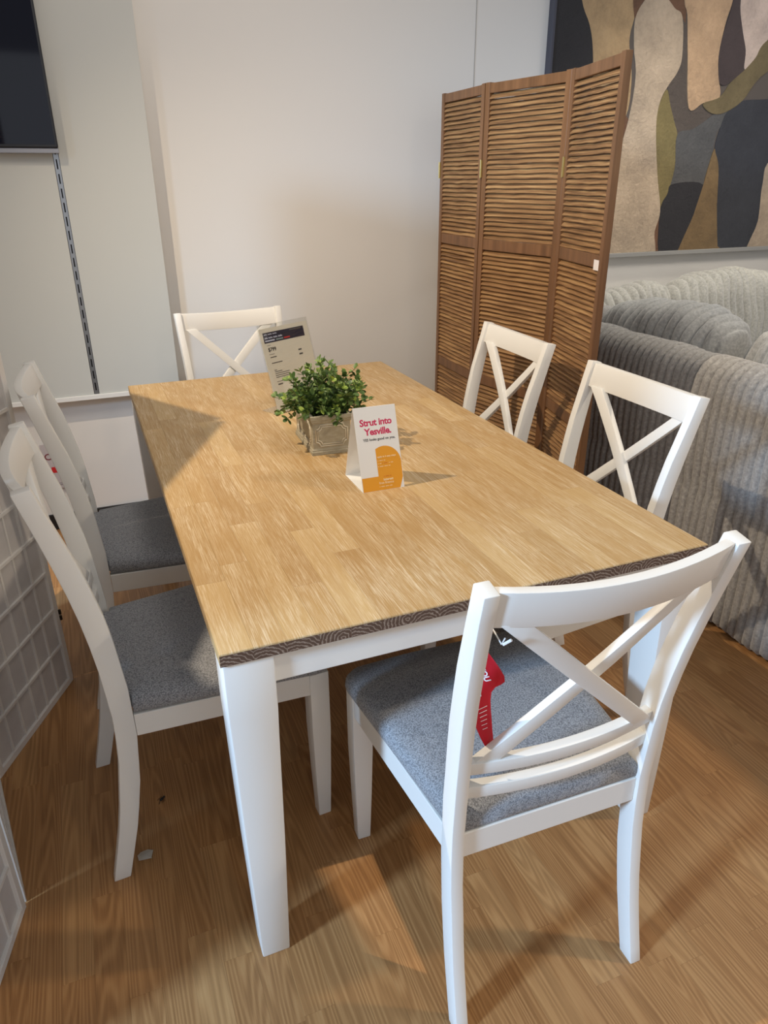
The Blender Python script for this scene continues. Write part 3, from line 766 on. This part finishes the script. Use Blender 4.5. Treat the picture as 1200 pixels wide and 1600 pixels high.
sweep(bm, [rect(WX, WY, 0), rect(WX, WY, 0.009), rect(WX-0.002, WY-0.002, 0.0105), rect(WX-0.002, WY-0.002, 0.014), rect(WX-0.0045, WY-0.0045, 0.0175),
           rect(WX-0.0035, WY-0.0035, 0.088), rect(WX-0.001, WY-0.001, 0.091), rect(WX-0.001, WY-0.001, 0.095), rect(WX+0.001, WY+0.001, 0.098), rect(WX+0.001, WY+0.001, WH),
           rect(WX-0.008, WY-0.008, WH), rect(WX-0.009, WY-0.009, 0.085)])
pot = link('planter', bm, cement, pl, bevel=0.0007)
bm = newbm(); box(bm, -WX+0.009, WX-0.009, -WY+0.009, WY-0.009, 0.08, 0.088); link('filler', bm, mat('dark_filler', srgb(30, 26, 20), 0.9), pl)
def relief(hw, z0, z1, r, mapf, rad):
    P = []
    for cx, cz, a0 in ((hw, z1, PI), (hw, z0, PI/2), (-hw, z0, 0), (-hw, z1, -PI/2)):
        for k in range(6):
            a = a0+k*(PI/2)/5 if True else 0
            P.append((cx, cz, a))
    pts = []
    # concave rounded corners, clockwise from upper right
    for cx, cz, s0, s1 in ((hw, z1, PI, 1.5*PI), (hw, z0, 0.5*PI, PI), (-hw, z0, 0, 0.5*PI), (-hw, z1, -0.5*PI, 0)):
        seq = [s0+(s1-s0)*k/5 for k in range(6)]
        for a in seq: pts.append((cx+r*math.cos(a), cz+r*math.sin(a)))
    pts.append(pts[0]); pts.append(pts[1]); return [mapf(x, z) for x, z in pts]
def relief_obj(hw, mapf):
    bm = newbm()
    tube(bm, relief(hw, 0.024, 0.083, 0.012, mapf, 0), 0.0017, 6); tube(bm, relief(hw-0.0055, 0.0295, 0.0775, 0.011, mapf, 0), 0.0014, 6)
    link('relief_moulding', bm, wash, pl, smooth='all')
relief_obj(0.044, lambda x, z: (x, -WY+0.0042-0.0005, z))
relief_obj(0.041, lambda x, z: (x, WY-0.0042+0.0005, z))
relief_obj(0.078, lambda x, z: (-WX+0.0042-0.0005, x, z))
relief_obj(0.078, lambda x, z: (WX-0.0042+0.0005, x, z))

def leaf_mesh(sz):
    bm = newbm(); n = 8; ring = []
    for k in range(n):
        a = 2*PI*k/n; x = 0.5+0.5*math.cos(a); y = 0.42*math.sin(a)*(1.0 if x > 0.15 else 0.8)
        ring.append(bm.verts.new((x*sz, y*sz, (0.22*abs(y)**1.3+0.10*(x-0.5)**2)*sz)))
    c = bm.verts.new((0.5*sz, 0, -0.03*sz))
    for k in range(n): bm.faces.new((c, ring[k], ring[(k+1) % n]))
    me = bpy.data.meshes.new('leaf'); bm.to_mesh(me); bm.free(); me.materials.append(leafm)
    me.polygons.foreach_set('use_smooth', [True]*len(me.polygons)); return me
leafm = mat('boxwood_leaf', rough=0.4, spec=0.4); t = NT(leafm)
t.color(t.ramp(t.rnd(), [(0.0, srgb(66, 92, 44)), (0.4, srgb(98, 124, 62)), (0.75, srgb(136, 158, 86)), (0.93, srgb(162, 182, 84)), (1.0, srgb(150, 176, 66))]))
t.b.inputs['Subsurface Weight'].default_value = 0.0
leafs = mat('boxwood_leaf_mass', rough=0.45, spec=0.4); t = NT(leafs)
t.color(t.ramp(t.noise(t.pos(), 90, 1), [(0.35, srgb(60, 86, 42)), (0.55, srgb(96, 122, 60)), (0.7, srgb(140, 160, 86))]))
lm = [leaf_mesh(s) for s in (0.013, 0.016, 0.019)]
stems = newbm(); leaves = []
rd = random.Random(5)
for s in range(84):
    az = rd.uniform(0, 2*PI); sp = math.sqrt((s+0.5)/84.0)
    base = Vector((rd.uniform(-0.03, 0.03), rd.uniform(-0.06, 0.06), 0.088))
    el = (1-sp)*1.45+0.06
    if s % 9 == 0: el += 0.2
    Ls = 0.135*(0.86+0.24*rd.random())*(0.9+0.12*math.sin(el))
    cc = Vector((0, 0.0, 0.098)); tip = cc+Vector((math.cos(az)*math.cos(el)*0.94, math.sin(az)*math.cos(el)*1.05, math.sin(el)*0.90))*Ls
    if s % 6 == 5: tip.z -= 0.018
    pts = []
    for k in range(6):
        q = k/5; m_ = base.lerp(tip, q); m_.z += 0.022*math.sin(PI*q)*(1-el/1.6)
        pts.append(m_+Vector((rd.uniform(-1, 1), rd.uniform(-1, 1), rd.uniform(-1, 1)))*0.002*k)
    tube(stems, [tuple(q) for q in pts], 0.0008, 4)
    for k in range(1, 6):
        for g in range(2):
            d = (pts[k]-pts[k-1]).normalized(); pos = pts[k-1].lerp(pts[k], (g+1)/2.0)
            side = d.cross(Vector((rd.uniform(-1, 1), rd.uniform(-1, 1), rd.uniform(-1, 1)))).normalized()
            third = 1 if (k == 5 and g == 1) else 0
            for sg in ((-1, 1, 0) if third else (-1, 1)):
                dirn = (side*sg*1.0+d*(0.55 if sg else 1.0)+Vector((0, 0, 0.25))).normalized()
                leaves.append((k+g*0.5+rd.random()*0.3, pos, dirn, rd.randrange(3), rd.uniform(-0.7, 0.7)))
leaves.sort(key=lambda a: -(a[0]+a[1].z*22-a[1].y*7))
link('stems', stems, mat('twig_green', srgb(84, 92, 50), 0.6), pl)['kind'] = 'stuff'
mass = newbm()
for i, (k, pos, dirn, v, tw) in enumerate(leaves):
    q = dirn.to_track_quat('X', 'Z').to_matrix().to_4x4() @ Matrix.Rotation(tw, 4, 'X')
    if i < 290:
        o = inst('leaf', lm[v], pl, pos); o.rotation_euler = q.to_euler()
    else:
        n0 = len(mass.verts); mass.from_mesh(lm[v]); mass.verts.ensure_lookup_table()
        bmesh.ops.transform(mass, matrix=Matrix.Translation(pos) @ q, verts=mass.verts[n0:])
o = link('foliage', mass, leafs, pl, smooth='all'); o['kind'] = 'stuff'

# ------------------------------------------------------------------ tent card
CW, CD, CH = 0.107, 0.127, 0.19
tc = thing('tent_card', 'white folded tent card with pink lettering and orange print on the table', 'card', (0.4905, 0.5175, TH), 0.0)
th = 0.0006
bm = newbm()
hexa(bm, [(-CW/2, 0, 0), (CW/2, 0, 0), (CW/2, th, 0), (-CW/2, th, 0), (-CW/2, CD/2-th, CH), (CW/2, CD/2-th, CH), (CW/2, CD/2, CH), (-CW/2, CD/2, CH)])
link('front_face', bm, paper, tc, xform=None)
bm = newbm(); hexa(bm, [(-CW/2, CD-th, 0), (CW/2, CD-th, 0), (CW/2, CD, 0), (-CW/2, CD, 0), (-CW/2, CD/2, CH), (CW/2, CD/2, CH), (CW/2, CD/2+th, CH), (-CW/2, CD/2+th, CH)])
link('back_face', bm, paper, tc)
bm = newbm(); hexa(bm, [(-CW/2, th, 0.0002), (CW/2, th, 0.0002), (CW/2, CD-th, 0.0002), (-CW/2, CD-th, 0.0002), (-CW/2, th, 0.0008), (CW/2, th, 0.0008), (CW/2, CD-th, 0.0008), (-CW/2, CD-th, 0.0008)])
link('base_flap', bm, paper, tc)
al = math.atan2(CD/2, CH); SLH = math.hypot(CD/2, CH)
# face frame: local x across, local y up the slope, z out of the face
FM = Matrix(((1, 0, 0, 0), (0, math.sin(al), -math.cos(al), 0), (0, math.cos(al), math.sin(al), 0), (0, 0, 0, 1)))
def on_card(x, y, off=0.0004): return FM @ Matrix.Translation((x, y, off))
text('headline', 'Strut into', 0.0222, pink, tc, on_card(0.0, 0.156), 0.0007, 'CENTER', 0.95)
text('headline', 'Yesville.', 0.0222, pink, tc, on_card(0.003, 0.134), 0.0007, 'CENTER', 0.95)
text('subline', 'YES looks good on you.', 0.0085, ink, tc, on_card(0.004, 0.120), 0.0002, 'CENTER')
# orange field
P = [(-CW/2+0.0015, 0.0005), (0.043, 0.0005), (0.0525, 0.026)]
for k in range(0, 16):
    a = math.radians(-8+k*8.1); P.append((0.0115+0.0415*math.cos(a), 0.062+0.043*math.sin(a)))
P += [(-0.0096, 0.0995), (-0.0096, 0.034), (-CW/2+0.0015, 0.034)]
bm = newbm(); f = bm.faces.new(addv(bm, [(x, y, 0) for x, y in P])); bmesh.ops.triangulate(bm, faces=[f])
link('orange_field', bm, orange, tc, xform=on_card(0, 0, 0.0003))
text('small_print', 'apply in 3 easy steps', 0.0058, pale_print, tc, on_card(-0.007, 0.078, 0.0006), 0.00015)
for x, y, L, m_ in ((-0.007, 0.070, 0.022, pale_print), (-0.007, 0.063, 0.009, pale_print), (0.004, 0.063, 0.015, dark_orange), (0.021, 0.063, 0.012, pale_print), (-0.007, 0.056, 0.032, pale_print), (-0.010, 0.008, 0.034, pale_print), (0.004, 0.0315, 0.022, dark_orange)):
    bm = newbm(); n = int(L/0.0022)
    for i in range(n):
        if (i*7+3) % 5: box(bm, i*0.0022, i*0.0022+0.0016, 0, 0.0018, 0, 0.0001)
    link('small_print', bm, m_, tc, xform=on_card(x, y, 0.0005))
text('logo', 'interest', 0.0080, pale_print, tc, on_card(0.002, 0.0225, 0.0006), 0.0003)
text('logo', 'free finance', 0.0080, pale_print, tc, on_card(-0.010, 0.0150, 0.0006), 0.0001)

# ------------------------------------------------------------------ acrylic sign holder
SW, SHh = 0.216, 0.279
sg = thing('sign_holder', 'clear acrylic sign holder with a printed price sheet leaning behind the plant', 'sign', (0.4107, 1.211, TH), 0.5035)
LEAN = 0.2564
SM = Matrix(((1, 0, 0, 0), (0, math.sin(LEAN), -math.cos(LEAN), 0), (0, math.cos(LEAN), math.sin(LEAN), 0), (0, 0, 0, 1)))
sheet = mat('price_sheet', srgb(226, 218, 200), 0.5)
def sbox(name, x0, x1, y0, y1, z0, z1, m_):
    bm = newbm(); box(bm, x0, x1, y0, y1, z0, z1); return link(name, bm, m_, sg, xform=SM)
sbox('sheet', 0.004, SW-0.004, 0.004, SHh-0.012, -0.0006, 0.0, sheet)
acr = thin_glass('acrylic', (0.97, 0.975, 0.97, 1))
sbox('acrylic_front', 0, SW, 0, SHh, 0.0008, 0.0022, acr)
sbox('acrylic_back', 0, SW, 0, SHh, -0.0028, -0.0014, acr)
bm = newbm(); hexa(bm, [(0, 0.0, 0.0), (SW, 0.0, 0.0), (SW, 0.075, 0.0), (0, 0.075, 0.0), (0, 0.0, 0.002), (SW, 0.0, 0.002), (SW, 0.075, 0.002), (0, 0.075, 0.002)]); link('foot', bm, acr, sg)
sbox('header', 0.016, SW-0.024, 0.222, 0.254, 0.0001, 0.0004, navy)
def stext(nm, s, x, y, sz, m_, b=0.0): text(nm, s, sz, m_, sg, SM @ Matrix.Translation((x, y, 0.0006)), b)
text_w = mat('pale_blue_print', srgb(200, 204, 220), 0.6)
for y, n, h in ((0.2462, 17, 0.0034), (0.2350, 22, 0.0048)):
    for k in range(n):
        if k % 6 != 4: sbox('title_print', 0.020+k*0.0034, 0.0226+k*0.0034, y, y+h*(1.0 if k % 3 else 0.72), 0.0005, 0.0007, text_w)
for x0, x1, y, m_ in ((0.020, 0.060, 0.2265, text_w), (0.066, 0.096, 0.2265, mat('teal_print', srgb(140, 160, 160), 0.6)), (0.100, 0.126, 0.2265, red), (0.13, 0.18, 0.2475, grey_ink)):
    sbox('bar', x0, x1, y, y+0.0042, 0.0005, 0.0007, m_)
stext('price', '$799', 0.024, 0.196, 0.0165, ink, 0.0002)
for x, y, L, h in ((0.024, 0.214, 0.014, 0.0012), (0.024, 0.186, 0.022, 0.0015), (0.026, 0.176, 0.026, 0.003), (0.026, 0.158, 0.045, 0.0028), (0.030, 0.136, 0.010, 0.002), (0.030, 0.131, 0.032, 0.002), (0.030, 0.125, 0.062, 0.002),
                   (0.030, 0.119, 0.060, 0.002), (0.030, 0.113, 0.056, 0.002), (0.030, 0.100, 0.034, 0.0016), (0.032, 0.090, 0.020, 0.004), (0.150, 0.180, 0.014, 0.005), (0.150, 0.166, 0.016, 0.005), (0.12, 0.085, 0.008, 0.003), (0.134, 0.085, 0.008, 0.003)):
    sbox('text_line', x, x+L, y, y+h, 0.0002, 0.0004, grey_ink)

# ------------------------------------------------------------------ litter on the floor
bm = newbm()
P = [(-0.016, -0.012), (0.013, -0.013), (0.012, -0.010), (0.018, 0.008), (0.006, 0.014), (-0.010, 0.012), (-0.018, 0.004)]
v = addv(bm, [(x, y, 0.0015+0.004*abs(math.sin(5*x*60+y*40))) for x, y in P]); c = bm.verts.new((0.0, 0.0, 0.006))
for i in range(len(v)): bm.faces.new((v[i], v[(i+1) % len(v)], c))
bmesh.ops.solidify(bm, geom=bm.faces[:], thickness=0.0006)
o = link('paper_scrap', bm, mat('scrap_paper', srgb(232, 228, 218), 0.8)); o.location = (-0.1785, 0.3625, 0.0008)
tag(o, 'torn white paper scrap on the floor beside the rear leg of the near left chair', 'paper')
bm = newbm()
bmesh.ops.create_icosphere(bm, subdivisions=2, radius=0.5, matrix=Matrix.Diagonal((0.013, 0.007, 0.006, 1)))
bmesh.ops.translate(bm, vec=(0, 0, 0.0035), verts=bm.verts)
bmesh.ops.create_icosphere(bm, subdivisions=1, radius=0.003, matrix=Matrix.Translation((0.008, 0, 0.0035)))
for sx in (-0.004, 0.0, 0.004):
    for s in (-1, 1): tube(bm, [(sx, s*0.002, 0.003), (sx+0.001*s, s*0.006, 0.0045), (sx-0.003, s*0.009, 0.0004)], 0.0004, 4)
tube(bm, [(-0.005, 0, 0.003), (-0.014, -0.004, 0.001)], 0.0008, 4)
o = link('dead_insect', bm, black, smooth='all'); o.location = (-0.1236, 0.523, 0.0002); o.rotation_euler = (0, 0, 0.7)
tag(o, 'small dead black insect lying on the floor under the left chair', 'insect')
